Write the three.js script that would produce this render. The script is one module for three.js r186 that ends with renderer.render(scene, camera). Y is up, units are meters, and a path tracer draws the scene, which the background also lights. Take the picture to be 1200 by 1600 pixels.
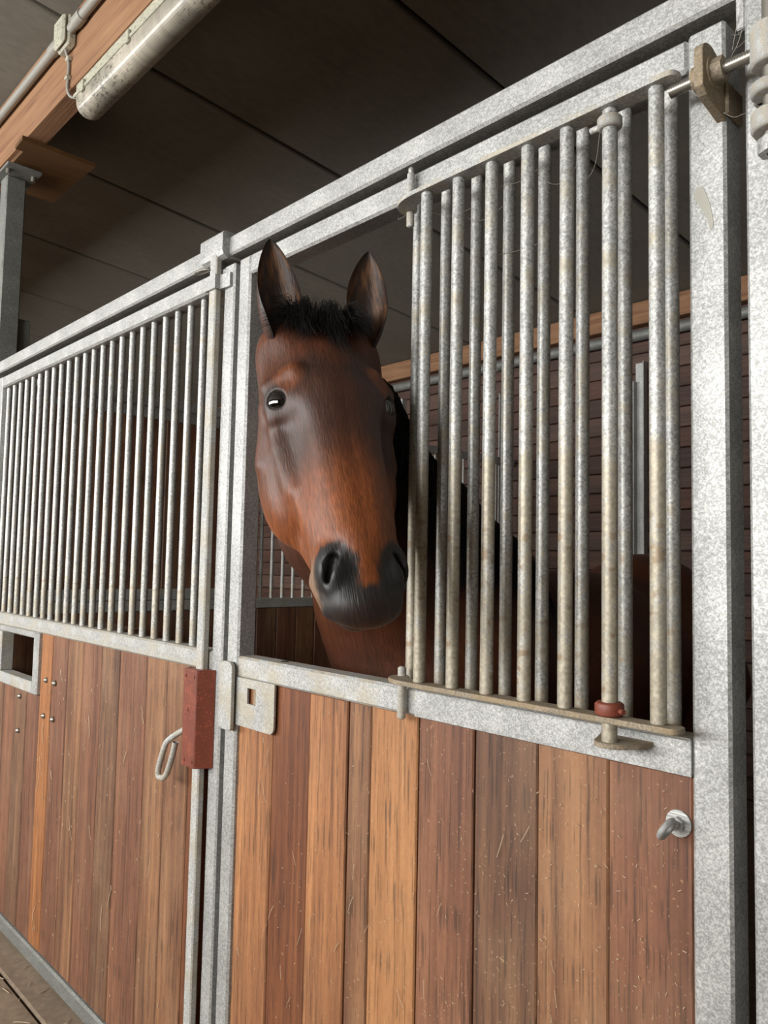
import * as THREE from 'three';
import { mergeGeometries } from 'three/addons/utils/BufferGeometryUtils.js';
import { RectAreaLightUniformsLib } from 'three/addons/lights/RectAreaLightUniformsLib.js';

// ------------------------------------------------------------------ camera, sky, daylight, exposure
const D = Math.PI / 180;
const scene = new THREE.Scene();
const camera = new THREE.PerspectiveCamera(67.38, 1200 / 1600, 0.05, 100);
camera.position.set(0, 1.473, 1.0);
camera.rotation.order = 'YXZ';
camera.rotation.set(3.8 * D, 46.6 * D, 1.15 * D);
scene.add(camera);
const renderer = new THREE.WebGLRenderer({ antialias: true });
renderer.toneMapping = THREE.LinearToneMapping;
renderer.toneMappingExposure = 1.0;
renderer.shadowMap.enabled = true;
RectAreaLightUniformsLib.init();
const SKY = new THREE.Color().setRGB(0.93, 0.97, 1.0);
const DAYLIGHT = 13;                       // brightness of the overcast sky in the aisle's window band
scene.background = SKY.clone();
scene.backgroundIntensity = 5;
const WINDOW = { z: 4.5, y0: 1.75, y1: 3.0, x: [-8.8, -6.85, -4.9, -2.95, -1.0, 0.95] };
for (let i = 0; i < WINDOW.x.length - 1; i++) {
  const x0 = WINDOW.x[i] + 0.06, x1 = WINDOW.x[i + 1] - 0.06;
  const l = new THREE.RectAreaLight(new THREE.Color().setRGB(1, 0.985, 0.95), DAYLIGHT, x1 - x0, WINDOW.y1 - WINDOW.y0);
  l.name = 'window_daylight'; l.position.set((x0 + x1) / 2, (WINDOW.y0 + WINDOW.y1) / 2, WINDOW.z - 0.01);
  l.lookAt((x0 + x1) / 2, (WINDOW.y0 + WINDOW.y1) / 2, -5);
  l.castShadow = true;
  scene.add(l);
}

// ------------------------------------------------------------------ helpers
let seed = 1234567;
const rnd = () => { seed = (seed * 1664525 + 1013904223) >>> 0; return seed / 4294967296; };
const rr = (a, b) => a + (b - a) * rnd();
const clamp = (x, a = 0, b = 1) => Math.min(b, Math.max(a, x));
const sstep = (a, b, x) => { const t = clamp((x - a) / (b - a)); return t * t * (3 - 2 * t); };
const mix = (a, b, t) => a + (b - a) * t;
const mix3 = (a, b, t) => [mix(a[0], b[0], t), mix(a[1], b[1], t), mix(a[2], b[2], t)];
const taken = new Map();
function numbered(name) { const n = taken.get(name) || 0; taken.set(name, n + 1); return n ? `${name}_${String(n).padStart(3, '0')}` : name; }
function thing(name, label, category, pos = [0, 0, 0], group) {
  const o = new THREE.Group(); o.name = numbered(name); o.position.set(...pos);
  o.userData = { label, category }; if (group) o.userData.group = group;
  scene.add(o); return o;
}
function part(name, geo, mat, parent, label) {       // geometry is given in world metres; parents sit at world places
  const m = new THREE.Mesh(geo, mat); m.name = name; m.castShadow = m.receiveShadow = true;
  let p = parent, off = new THREE.Vector3();
  while (p && p !== scene) { off.add(p.position); p = p.parent; }
  if (off.lengthSq() > 0) { geo.translate(-off.x, -off.y, -off.z); }
  parent.add(m); if (label) m.userData.label = label; return m;
}
function structure(name, geo, mat, label, category) {
  const m = geo ? new THREE.Mesh(geo, mat) : new THREE.Group();
  m.name = name; m.castShadow = m.receiveShadow = true;
  m.userData = { kind: 'structure', label, category }; scene.add(m); return m;
}
// chamfered box with uv in metres; along = the axis the texture's v direction follows
function cbox(x0, x1, y0, y1, z0, z1, c = 0.003, along = 'y', ou = null, ov = null) {
  const L = [x0, y0, z0], H = [x1, y1, z1], pos = [], nor = [], uv = [], idx = [];
  if (ou === null) ou = rr(0, 7); if (ov === null) ov = rr(0, 7);
  c = Math.min(c, 0.45 * Math.min(x1 - x0, y1 - y0, z1 - z0));
  const V = (s, a) => [0, 1, 2].map(i => (s[i] > 0 ? H[i] : L[i]) - (i === a ? 0 : s[i] * c));
  const face = (pts) => {
    const A = new THREE.Vector3(...pts[0]), B = new THREE.Vector3(...pts[1]), C = new THREE.Vector3(...pts[2]);
    let n = B.clone().sub(A).cross(C.clone().sub(A)).normalize();
    const mid = new THREE.Vector3(); pts.forEach(p => mid.add(new THREE.Vector3(...p))); mid.multiplyScalar(1 / pts.length);
    const out = mid.clone().sub(new THREE.Vector3((x0 + x1) / 2, (y0 + y1) / 2, (z0 + z1) / 2));
    if (n.dot(out) < 0) { pts = pts.slice().reverse(); n.negate(); }
    const b = pos.length / 3, ax = [Math.abs(n.x), Math.abs(n.y), Math.abs(n.z)], m = ax.indexOf(Math.max(...ax));
    for (const p of pts) {
      pos.push(...p); nor.push(n.x, n.y, n.z);
      const av = 'xyz'.indexOf(along); let u, v;
      if (m === av) { u = p[(m + 1) % 3]; v = p[(m + 2) % 3]; } else { v = p[av]; u = p[3 - m - av]; }
      uv.push(u + ou, v + ov);
    }
    for (let i = 1; i < pts.length - 1; i++) idx.push(b, b + i, b + i + 1);
  };
  for (let a = 0; a < 3; a++) for (const s of [-1, 1]) {
    const b = (a + 1) % 3, d = (a + 2) % 3, S = (p, q) => { const r = [0, 0, 0]; r[a] = s; r[b] = p; r[d] = q; return r; };
    face([V(S(-1, -1), a), V(S(1, -1), a), V(S(1, 1), a), V(S(-1, 1), a)]);
  }
  for (let a = 0; a < 3; a++) for (const p of [-1, 1]) for (const q of [-1, 1]) {
    const b = (a + 1) % 3, d = (a + 2) % 3, S = (t) => { const r = [0, 0, 0]; r[a] = t; r[b] = p; r[d] = q; return r; };
    face([V(S(-1), b), V(S(1), b), V(S(1), d), V(S(-1), d)]);
  }
  for (const p of [-1, 1]) for (const q of [-1, 1]) for (const r of [-1, 1]) { const s = [p, q, r]; face([V(s, 0), V(s, 1), V(s, 2)]); }
  const g = new THREE.BufferGeometry();
  g.setAttribute('position', new THREE.Float32BufferAttribute(pos, 3));
  g.setAttribute('normal', new THREE.Float32BufferAttribute(nor, 3));
  g.setAttribute('uv', new THREE.Float32BufferAttribute(uv, 2));
  g.setIndex(idx); return g;
}
function scaleUV(g, su, sv, ou = 0, ov = 0) { const u = g.attributes.uv; for (let i = 0; i < u.count; i++) u.setXY(i, u.getX(i) * su + ou, u.getY(i) * sv + ov); return g; }
// upright round bar with slightly rounded ends; v from 0 at its foot to 1 at its head when unit is true
function rod(x, z, y0, y1, r, seg = 16, unit = false) {
  const b = Math.min(0.003, r * 0.4), pts = [[0, 0], [r - b, 0], [r, b], [r, (y1 - y0) * 0.5], [r, y1 - y0 - b], [r - b, y1 - y0], [0, y1 - y0]].map(p => new THREE.Vector2(...p));
  const g = new THREE.LatheGeometry(pts, seg); const L = y1 - y0, P = g.attributes.position, U = g.attributes.uv, ou = rr(0, 9), ov = rr(0, 9);
  for (let i = 0; i < U.count; i++) U.setXY(i, unit ? U.getX(i) + ou : U.getX(i) * 2 * Math.PI * r + ou, unit ? P.getY(i) / L : P.getY(i) + ov);
  g.computeVertexNormals(); fixSmooth(g);
  g.translate(x, y0, z); return g;
}
function fixSmooth(g) { return g; }
function cyl(a, b, r, seg = 14, r2 = r) {            // capped cylinder between two points, uv in metres
  const A = new THREE.Vector3(...a), B = new THREE.Vector3(...b), d = B.clone().sub(A), L = d.length();
  const g = new THREE.CylinderGeometry(r2, r, L, seg, 1); scaleUV(g, 2 * Math.PI * r, L, rr(0, 5), rr(0, 5));
  g.applyQuaternion(new THREE.Quaternion().setFromUnitVectors(new THREE.Vector3(0, 1, 0), d.normalize()));
  g.translate((A.x + B.x) / 2, (A.y + B.y) / 2, (A.z + B.z) / 2); return g;
}
function tube(pts, r, seg = 8, n = 24, closed = false) {
  const c = new THREE.CatmullRomCurve3(pts.map(p => new THREE.Vector3(...p)), closed, 'centripetal');
  const g = new THREE.TubeGeometry(c, n, r, seg, closed); return scaleUV(g, c.getLength(), 2 * Math.PI * r, rr(0, 5), 0);
}
function slab(shape, depth, bevel = 0.0015) {        // plate in the xy plane, front face at +depth
  const g = new THREE.ExtrudeGeometry(shape, { depth: depth - 2 * bevel, bevelEnabled: true, bevelSize: bevel, bevelThickness: bevel, bevelSegments: 2, curveSegments: 10 });
  g.translate(0, 0, bevel); return g;
}
const merge = (list) => mergeGeometries(list.map(g => { const q = g.index ? g.toNonIndexed() : g; for (const k of Object.keys(q.attributes)) if (!['position', 'normal', 'uv', 'color'].includes(k)) q.deleteAttribute(k); return q; }));

// ------------------------------------------------------------------ textures
function hash(i, j, s) { let h = (i * 374761393 + j * 668265263 + s * 2147483647 + s * 97) | 0; h = Math.imul(h ^ (h >>> 13), 1274126177); h ^= h >>> 16; return (h >>> 0) / 4294967296; }
function vnoise(x, y, px, py, s) {                   // value noise that repeats after px, py cells
  const i = Math.floor(x), j = Math.floor(y), fx = x - i, fy = y - j, u = fx * fx * (3 - 2 * fx), v = fy * fy * (3 - 2 * fy);
  const m = (a, n) => ((a % n) + n) % n, i0 = m(i, px), i1 = m(i + 1, px), j0 = m(j, py), j1 = m(j + 1, py);
  return mix(mix(hash(i0, j0, s), hash(i1, j0, s), u), mix(hash(i0, j1, s), hash(i1, j1, s), u), v);
}
function fbm(u, v, fx, fy, oct, s) { let a = 0, w = 0.5, t = 0; for (let o = 0; o < oct; o++) { a += w * vnoise(u * fx, v * fy, fx, fy, s + o); t += w; w *= 0.5; fx *= 2; fy *= 2; } return a / t; }
function texture(w, h, fn, srgb = true) {
  const d = new Uint8Array(w * h * 4);
  for (let j = 0; j < h; j++) for (let i = 0; i < w; i++) { const c = fn(i / w, j / h), k = 4 * (j * w + i); d[k] = clamp(c[0]) * 255; d[k + 1] = clamp(c[1]) * 255; d[k + 2] = clamp(c[2]) * 255; d[k + 3] = 255; }
  const t = new THREE.DataTexture(d, w, h, THREE.RGBAFormat); t.wrapS = t.wrapT = THREE.RepeatWrapping; t.magFilter = THREE.LinearFilter; t.minFilter = THREE.LinearMipmapLinearFilter; t.generateMipmaps = true;
  if (srgb) t.colorSpace = THREE.SRGBColorSpace; t.needsUpdate = true; return t;
}
const rep = (t, ru, rv) => { t.repeat.set(ru, rv); return t; };
// zinc spangle: pale flakes in a grey net; one tile is 0.3 m
function zinc(u, v) {
  const a = fbm(u, v, 170, 170, 2, 3), b = fbm(u, v, 70, 70, 3, 17), c = fbm(u, v, 5, 5, 3, 29), d = vnoise(u * 160, v * 160, 160, 160, 41);
  let g = 0.66 + 0.12 * (sstep(0.36, 0.66, a) - 0.5) + 0.14 * (b - 0.5) + 0.12 * (c - 0.5);
  if (d > 0.9 && a < 0.55) g -= 0.16 * (d - 0.9) / 0.1;
  return g;
}
const texZinc = rep(texture(768, 768, (u, v) => { const g = zinc(u, v); return [g, g * 1.0, g * 0.985]; }), 1 / 0.3, 1 / 0.3);
const texZincDirt = rep(texture(768, 768, (u, v) => {
  const g = zinc(u, v), m = fbm(u, v, 6, 6, 5, 51), n = fbm(u, v, 90, 90, 2, 57), k = sstep(0.36, 0.64, m * 0.75 + n * 0.25) * 0.75;
  return mix3([g, g, g * 0.985], [0.66 + 0.16 * (n - 0.5), 0.615 + 0.15 * (n - 0.5), 0.53 + 0.13 * (n - 0.5)], k * 0.8);
}), 1 / 0.3, 1 / 0.3);
// round grille bars, one tile = one bar: dried mud and dust caught in patches, most of it on the lower part
function barTex(amount, s) {
  return texture(128, 1024, (u, v) => {
    const sp = fbm(u, v, 20, 270, 2, 77 + s), g = 0.02 + 0.10 * (sstep(0.3, 0.62, sp) - 0.6) + zinc((u * 0.066 / 0.3 + s * 0.37) % 1, (v * 0.9 / 0.3) % 1), m = fbm(u, v, 2, 24, 5, 60 + s), f = fbm(u, v, 16, 220, 2, 66 + s);
    const k = sstep(0.5, 0.78, m * 0.6 + f * 0.25 + amount * (1 - v) * 0.5) * 0.9, rust = sstep(0.66, 0.8, fbm(u, v, 4, 60, 3, 71 + s)) * 0.6 * sstep(0.5, 0.2, v);
    let c = mix3([g, g, g * 0.98], [0.645 + 0.22 * (f - 0.5), 0.605 + 0.22 * (f - 0.5), 0.53 + 0.2 * (f - 0.5)], k);
    return mix3(c, [0.46, 0.35, 0.24], rust * amount);
  });
}
const texBarA = barTex(0.72, 1), texBarB = barTex(0.42, 2), texBarC = barTex(0.30, 3);
const texZincBump = rep(texture(512, 512, (u, v) => { const a = 0.5 * fbm(u, v, 60, 60, 2, 3) + 0.5 * fbm(u, v, 12, 12, 3, 8); return [a, a, a]; }, false), 1 / 0.3, 1 / 0.3);
const galv = (map, o = {}) => new THREE.MeshStandardMaterial({ map, metalness: 0.35, roughness: 0.5, bumpMap: texZincBump, bumpScale: 0.0006, ...o });
const M = {};
M.zinc = galv(texZinc); M.zincDirt = galv(texZincDirt, { roughness: 0.65, metalness: 0.15 });
M.barA = galv(texBarA, { bumpMap: null, roughness: 0.5 }); M.barB = galv(texBarB, { bumpMap: null, roughness: 0.45 }); M.barC = galv(texBarC, { bumpMap: null, roughness: 0.5 });
M.zincDull = galv(texZinc, { color: 0xb9bab6, roughness: 0.6 });
M.rusty = galv(texZincDirt, { color: 0xd8c6ae, roughness: 0.7, metalness: 0.2 });
M.steel = new THREE.MeshStandardMaterial({ color: 0x9a958c, metalness: 0.8, roughness: 0.38 });
M.redPaint = new THREE.MeshStandardMaterial({ map: texture(256, 256, (u, v) => { const n = fbm(u, v, 10, 10, 4, 81), s = fbm(u, v, 60, 60, 2, 85); const k = 1 + 0.25 * (n - 0.5) + (s > 0.74 ? 0.35 : 0); return [0.45 * k, 0.225 * k, 0.16 * k]; }), roughness: 0.5 });
M.redPaint.map.repeat.set(5, 5);
// hardwood boards, grain along v; one tile = 0.5 m across, 1.6 m along
function woodTex(s, a, b, dust, freq = 60) {
  return rep(texture(512, 1024, (u, v) => {
    const warp = 0.02 * (fbm(u, v, 3, 3, 2, s) - 0.5), uu = ((u + warp) % 1 + 1) % 1;
    const g1 = fbm(uu, v, freq, 4, 3, s + 5), g2 = fbm(uu, v, 14, 2, 3, s + 9), p = fbm(u, v, 200, 24, 2, s + 13), bl = fbm(u, v, 5, 6, 4, s + 21);
    let c = mix3(a, b, clamp(0.5 + 0.9 * (g1 - 0.5) + 0.8 * (g2 - 0.5) + 0.5 * (bl - 0.5)));
    const k = 1 - 0.30 * sstep(0.6, 0.8, p) + 0.10 * (fbm(u, v, 130, 200, 2, s + 31) - 0.5); c = c.map(x => x * k);
    const d = vnoise(u * 190, v * 600, 190, 600, s + 40), dd = fbm(u, v, 7, 12, 3, s + 44);
    if (d > 1 - 0.055 * dust * (0.4 + 1.2 * dd)) c = mix3(c, [0.80, 0.67, 0.50], 0.5);
    return mix3(c, [0.60, 0.50, 0.39], 0.16 * dust * sstep(0.4, 0.75, dd));
  }), 2, 1 / 1.6);
}
const wood = [
  woodTex(101, [0.42, 0.255, 0.155], [0.68, 0.47, 0.30], 0.5, 50),     // 0 red and tan stripes
  woodTex(151, [0.55, 0.365, 0.22], [0.73, 0.525, 0.345], 0.4, 60),     // 1 light tan
  woodTex(201, [0.345, 0.21, 0.15], [0.54, 0.365, 0.26], 1.0, 70),     // 2 dark red, dusty
  woodTex(251, [0.325, 0.215, 0.155], [0.525, 0.38, 0.27], 1.2, 55),     // 3 dark brown, dusty
  woodTex(301, [0.385, 0.25, 0.17], [0.60, 0.43, 0.295], 1.0, 45),     // 4 mid brown
];
const texWoodBump = rep(texture(512, 512, (u, v) => { const a = 0.6 * fbm(u, v, 120, 8, 2, 401) + 0.4 * fbm(u, v, 30, 4, 3, 407); return [a, a, a]; }, false), 2, 1 / 1.6);
const W = wood.map(map => new THREE.MeshStandardMaterial({ map, roughness: 0.62, bumpMap: texWoodBump, bumpScale: 0.0012 }));
W.push(new THREE.MeshStandardMaterial({ map: wood[1], color: 0xefe0d0, roughness: 0.6, bumpMap: texWoodBump, bumpScale: 0.001 }));   // 5 orange strip
W.push(new THREE.MeshStandardMaterial({ map: wood[0], color: 0xc9b3a6, roughness: 0.62, bumpMap: texWoodBump, bumpScale: 0.0012 })); // 6 muted stripes
const texPine = rep(texture(512, 1024, (u, v) => {
  const g1 = fbm(u, v, 30, 3, 3, 501), bl = fbm(u, v, 4, 4, 4, 511), p = fbm(u, v, 120, 14, 2, 521), st = sstep(0.60, 0.78, fbm(u, v, 40, 5, 3, 531));
  let c = mix3([0.46, 0.325, 0.225], [0.61, 0.455, 0.325], clamp(0.5 + 0.9 * (g1 - 0.5) + 0.8 * (bl - 0.5))); return mix3(c, [0.40, 0.25, 0.16], 0.45 * st + 0.2 * sstep(0.6, 0.8, p));
}), 2, 1 / 1.6);
M.beam = new THREE.MeshStandardMaterial({ map: texPine, roughness: 0.75, bumpMap: texWoodBump, bumpScale: 0.001 });
M.ply = new THREE.MeshStandardMaterial({ map: texPine, color: 0xa89a58, roughness: 0.7 });
const texCeil = rep(texture(512, 512, (u, v) => { const n = fbm(u, v, 6, 6, 5, 601), f = fbm(u, v, 120, 60, 2, 611), k = 0.45 + 0.07 * (n - 0.5) + 0.05 * (f - 0.5); return [k, k * 0.955, k * 0.87]; }), 0.5, 0.5);
M.ceiling = new THREE.MeshStandardMaterial({ map: texCeil, roughness: 0.9 });
M.gap = new THREE.MeshStandardMaterial({ color: 0x1a1512, roughness: 1 });
const texSiding = rep(texture(512, 512, (u, v) => { const g = fbm(u, v, 50, 3, 3, 701), bl = fbm(u, v, 4, 4, 4, 711), d = vnoise(u * 200, v * 200, 200, 200, 721) > 0.985 ? 0.15 : 0, k = 0.8 + 0.4 * (g - 0.5) + 0.4 * (bl - 0.5); return [0.40 * k + d, 0.295 * k + d, 0.25 * k + d]; }), 2, 0.5);
M.siding = ['#ffffff', '#e2d8d4', '#f4e0d6'].map(color => new THREE.MeshStandardMaterial({ map: texSiding, color, roughness: 0.7 }));
const texFloor = rep(texture(768, 768, (u, v) => { const n = fbm(u, v, 6, 6, 6, 801), f = fbm(u, v, 90, 90, 2, 811), k = 0.50 + 0.16 * (n - 0.5) + 0.10 * (f - 0.5); return [k, k * 0.87, k * 0.73]; }), 0.7, 0.7);
M.floor = new THREE.MeshStandardMaterial({ map: texFloor, roughness: 0.85, bumpMap: texFloor, bumpScale: 0.002 });
M.plaster = new THREE.MeshStandardMaterial({ map: texCeil, color: 0xcfc8bb, roughness: 0.9 });
M.plastic = new THREE.MeshStandardMaterial({ map: rep(texture(256, 256, (u, v) => { const n = fbm(u, v, 8, 8, 4, 901), s = fbm(u, v, 50, 50, 2, 911); const k = 0.66 + 0.12 * (n - 0.5) - (s > 0.70 ? 0.2 : 0); return [k, k * 0.985, k * 0.88]; }), 4, 4), roughness: 0.5 });
M.diffuser = new THREE.MeshPhysicalMaterial({ map: rep(texture(512, 256, (u, v) => { const n = fbm(u, v, 10, 5, 4, 921), s = fbm(u, v, 70, 40, 2, 931), b = fbm(u, v, 4, 2, 3, 941); const k = 0.60 + 0.34 * (n - 0.5) + 0.12 * (fbm(u, v, 3, 60, 2, 951) - 0.5) - 0.22 * sstep(0.62, 0.75, fbm(u, v, 160, 90, 2, 933)) * sstep(0.35, 0.6, b); return [k, k * 0.955, k * 0.87]; }), 1.2, 1.2), roughness: 0.35, clearcoat: 0.3, clearcoatRoughness: 0.3 });
M.conduit = new THREE.MeshStandardMaterial({ color: 0x8d8a82, roughness: 0.5 });
M.straw = new THREE.MeshStandardMaterial({ color: 0xc9b698, roughness: 0.8 });
M.web = new THREE.MeshStandardMaterial({ color: 0xa59f92, roughness: 0.9 });

// ------------------------------------------------------------------ the setting
const FLOOR = 0.09;
{
  const f = structure('floor', cbox(-9, 2.6, FLOOR - 0.2, FLOOR, 0.088, 4.5, 0.004, 'x', 0, 0), M.floor, 'brown concrete aisle floor strewn with straw', 'floor');
  part('kerb_strip', cbox(-9, 2.6, FLOOR - 0.2, FLOOR + 0.002, -0.06, 0.080, 0.006, 'x', 0.3, 0.1), M.floor, f);
  part('joint_bed', cbox(-9, 2.6, FLOOR - 0.2, FLOOR - 0.012, 0.078, 0.09, 0.001, 'x'), M.gap, f);
  part('stall_floor', cbox(-9, 2.6, FLOOR - 0.2, FLOOR - 0.004, -3.6, -0.06, 0.002, 'x', 2, 1), M.floor, f);
}
const ceilY = (z) => 3.44 + 0.08 * z;
{
  const c = structure('ceiling', null, null, 'sloping ceiling of wide grey-brown boards with dark joints', 'ceiling');
  const shear = (g) => { const p = g.attributes.position; for (let i = 0; i < p.count; i++) p.setY(i, p.getY(i) + ceilY(p.getZ(i))); g.computeVertexNormals(); return g; };
  const s = [-9.05]; for (let k = 0; k <= 11; k++) s.push(-7.72 + 0.985 * k); s[s.length - 1] = 2.65;
  for (let i = 0; i < s.length - 1; i++) part('ceiling_panel', shear(cbox(s[i] + 0.011, s[i + 1] - 0.011, 0, 0.05, -3.6, 4.55, 0.006, 'z')), M.ceiling, c);
  part('joint_backing', shear(cbox(-9.05, 2.65, 0.02, 0.07, -3.6, 4.55, 0.001, 'z')), M.gap, c);
}
{
  const w = structure('wall_back', cbox(-9.05, 2.65, FLOOR - 0.2, 3.3, -3.62, -3.53, 0.001, 'x'), M.gap, 'back wall clad in dark red-brown horizontal planks', 'wall');
  for (let k = 0; k < 25; k++) { const y = FLOOR - 0.02 + 0.1262 * k; part('plank', cbox(-9, 2.6, y, y + 0.1215, -3.532, -3.5 - 0.004 * rnd(), 0.005, 'x'), M.siding[k * 7 % 3], w); }
}
{
  structure('wall_left', cbox(-9.1, -9, FLOOR - 0.2, 3.85, -3.6, 4.6, 0.002, 'y'), M.plaster, 'plastered end wall of the barn', 'wall');
  structure('wall_right', cbox(2.6, 2.7, FLOOR - 0.2, 3.85, -3.6, 4.6, 0.002, 'y'), M.plaster, 'plastered end wall behind the camera', 'wall');
  const w = structure('wall_front', null, null, 'plastered aisle wall with a high band of open windows', 'wall');
  part('wall_base', cbox(-9, 2.6, FLOOR - 0.2, WINDOW.y0, 4.5, 4.6, 0.002, 'y'), M.plaster, w);
  part('wall_head', cbox(-9, 2.6, WINDOW.y1, 3.86, 4.5, 4.6, 0.002, 'y'), M.plaster, w);
  part('wall_pier', cbox(-9, WINDOW.x[0], WINDOW.y0, WINDOW.y1, 4.5, 4.6, 0.002, 'y'), M.plaster, w);
  part('wall_pier', cbox(WINDOW.x.at(-1), 2.6, WINDOW.y0, WINDOW.y1, 4.5, 4.6, 0.002, 'y'), M.plaster, w);
  for (const x of WINDOW.x) part('mullion', cbox(x - 0.05, x + 0.05, WINDOW.y0, WINDOW.y1, 4.51, 4.59, 0.004, 'y'), M.beam, w);
}
// ------------------------------------------------------------------ roof timbers, lamp and wiring
{
  const b = thing('roof_beam', 'long brown timber beam under the ceiling above the stall front', 'beam', [-3, 3.15, 0]);
  part('beam_timber', cbox(-9, 2.6, 3.15, 3.433, -0.062, 0.02, 0.005, 'x'), M.beam, b);
  const wb = thing('wall_beam', 'brown timber beam along the top of the dark back wall', 'beam', [-3, 3.0, -3.43]);
  part('beam_timber', cbox(-9, 2.6, 3.01, 3.155, -3.498, -3.42, 0.005, 'x'), M.beam, wb);
  const wp = thing('wall_pipe', 'dark grey pipe running along the back wall under the timber beam', 'pipe', [-3, 2.94, -3.45]);
  part('pipe_run', cyl([-8.9, 2.95, -3.46], [2.5, 2.95, -3.46], 0.036, 14), M.zincDull, wp);
  for (const x of [-6.6, -3.52, -0.6]) part('pipe_clip', cyl([x - 0.015, 2.95, -3.46], [x + 0.015, 2.95, -3.46], 0.0395, 14), M.zinc, wp);
  const pl = thing('plywood_plate', 'square brown plywood plate between post top and timber beam', 'board', [-3.4, 3.13, -0.1]);
  const sh = new THREE.Shape(); [[-3.64, 0.26], [-3.17, 0.262], [-3.165, -0.034], [-3.26, -0.03], [-3.26, 0.0], [-3.64, 0.0]].forEach((p, i) => i ? sh.lineTo(...p) : sh.moveTo(...p));
  const g = slab(sh, 0.018, 0.001); g.rotateX(-Math.PI / 2); g.translate(0, 3.131, 0); scaleUV(g, 1, 1); part('plate_sheet', g, M.ply, pl);

  const rp = thing('roof_post', 'tall galvanised steel post carrying the timber beam, beyond the left grille', 'post', [-3.49, FLOOR, -0.035]);
  part('post_tube', cbox(-3.53, -3.45, FLOOR, 3.105, -0.078, 0.002, 0.005, 'y'), M.zincDull, rp);
  part('head_plate', cbox(-3.56, -3.35, 3.105, 3.117, -0.11, 0.03, 0.002, 'y'), M.zincDull, rp);
  for (const z of [-0.09, 0.012]) { part('head_bolt', cyl([-3.40, 3.085, z], [-3.40, 3.117, z], 0.011, 6), M.steel, rp); }
  part('side_channel', cbox(-3.53, -3.48, FLOOR, 2.50, -0.135, -0.085, 0.003, 'y'), M.zincDull, rp);

  const l = thing('strip_lamp', 'dusty unlit fluorescent strip lamp hanging under the timber beam', 'lamp', [-2.2, 3.1, -0.03]);
  part('lamp_body', cbox(-2.68, -1.42, 3.108, 3.149, -0.077, 0.015, 0.008, 'x'), M.plastic, l);
  { // rounded trough with closed ends
    const s = new THREE.Shape(), w = 0.043; s.moveTo(-w, 0); s.lineTo(w, 0); s.lineTo(w, -0.02); s.bezierCurveTo(w, -0.058, 0.022, -0.068, 0, -0.068); s.bezierCurveTo(-0.022, -0.068, -w, -0.058, -w, -0.02); s.lineTo(-w, 0);
    const d = new THREE.ExtrudeGeometry(s, { depth: 1.226, bevelEnabled: true, bevelSize: 0.004, bevelThickness: 0.010, bevelSegments: 3, curveSegments: 10 });
    d.rotateY(Math.PI / 2); d.translate(-2.663, 3.106, -0.031); part('diffuser', d, M.diffuser, l);
    for (const z of [-0.079, 0.017]) part('seal_rim', cbox(-2.685, -1.415, 3.098, 3.110, z - 0.004, z + 0.004, 0.002, 'x'), M.plastic, l);
    for (const x of [-2.6, -2.25, -1.9, -1.55]) part('clip', cbox(x - 0.012, x + 0.012, 3.085, 3.125, 0.016, 0.026, 0.002, 'y'), M.plastic, l);
  }
  const j = thing('junction_box', 'small pale junction box on the beam beside the conduit', 'junction box', [-2.72, 3.33, 0.04]);
  part('box_body', cbox(-2.775, -2.675, 3.285, 3.395, 0.021, 0.052, 0.006, 'y'), M.plastic, j);
  part('box_lid', cbox(-2.771, -2.679, 3.289, 3.391, 0.052, 0.070, 0.008, 'y'), M.plastic, j);
  const cp = thing('conduit_pipe', 'grey conduit pipe running along the upper edge of the timber beam', 'pipe', [-3, 3.335, 0.05]);
  part('pipe_run', cyl([-8.9, 3.345, 0.043], [-2.777, 3.335, 0.043], 0.016, 12), M.conduit, cp); part('pipe_run', cyl([-2.673, 3.335, 0.043], [2.5, 3.335, 0.043], 0.016, 12), M.conduit, cp);
  for (const x of [-3.6, -2.82, -2.6]) part('sleeve', cyl([x - 0.03, 3.336, 0.043], [x + 0.03, 3.336, 0.043], 0.0205, 12), M.conduit, cp);
  const cb = thing('lamp_cable', 'thin grey cable from the junction box down to the strip lamp', 'cable', [-2.7, 3.2, 0.03]);
  part('cable_run', tube([[-2.725, 3.287, 0.04], [-2.722, 3.24, 0.028], [-2.724, 3.18, 0.027], [-2.726, 3.145, 0.026], [-2.72, 3.12, 0.015], [-2.682, 3.115, -0.02]], 0.0055, 8, 40), M.conduit, cb);
  for (const y of [3.255, 3.185]) part('cable_clip', cbox(-2.735, -2.71, y - 0.006, y + 0.006, 0.02, 0.037, 0.002), M.plastic, cb);
}
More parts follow.
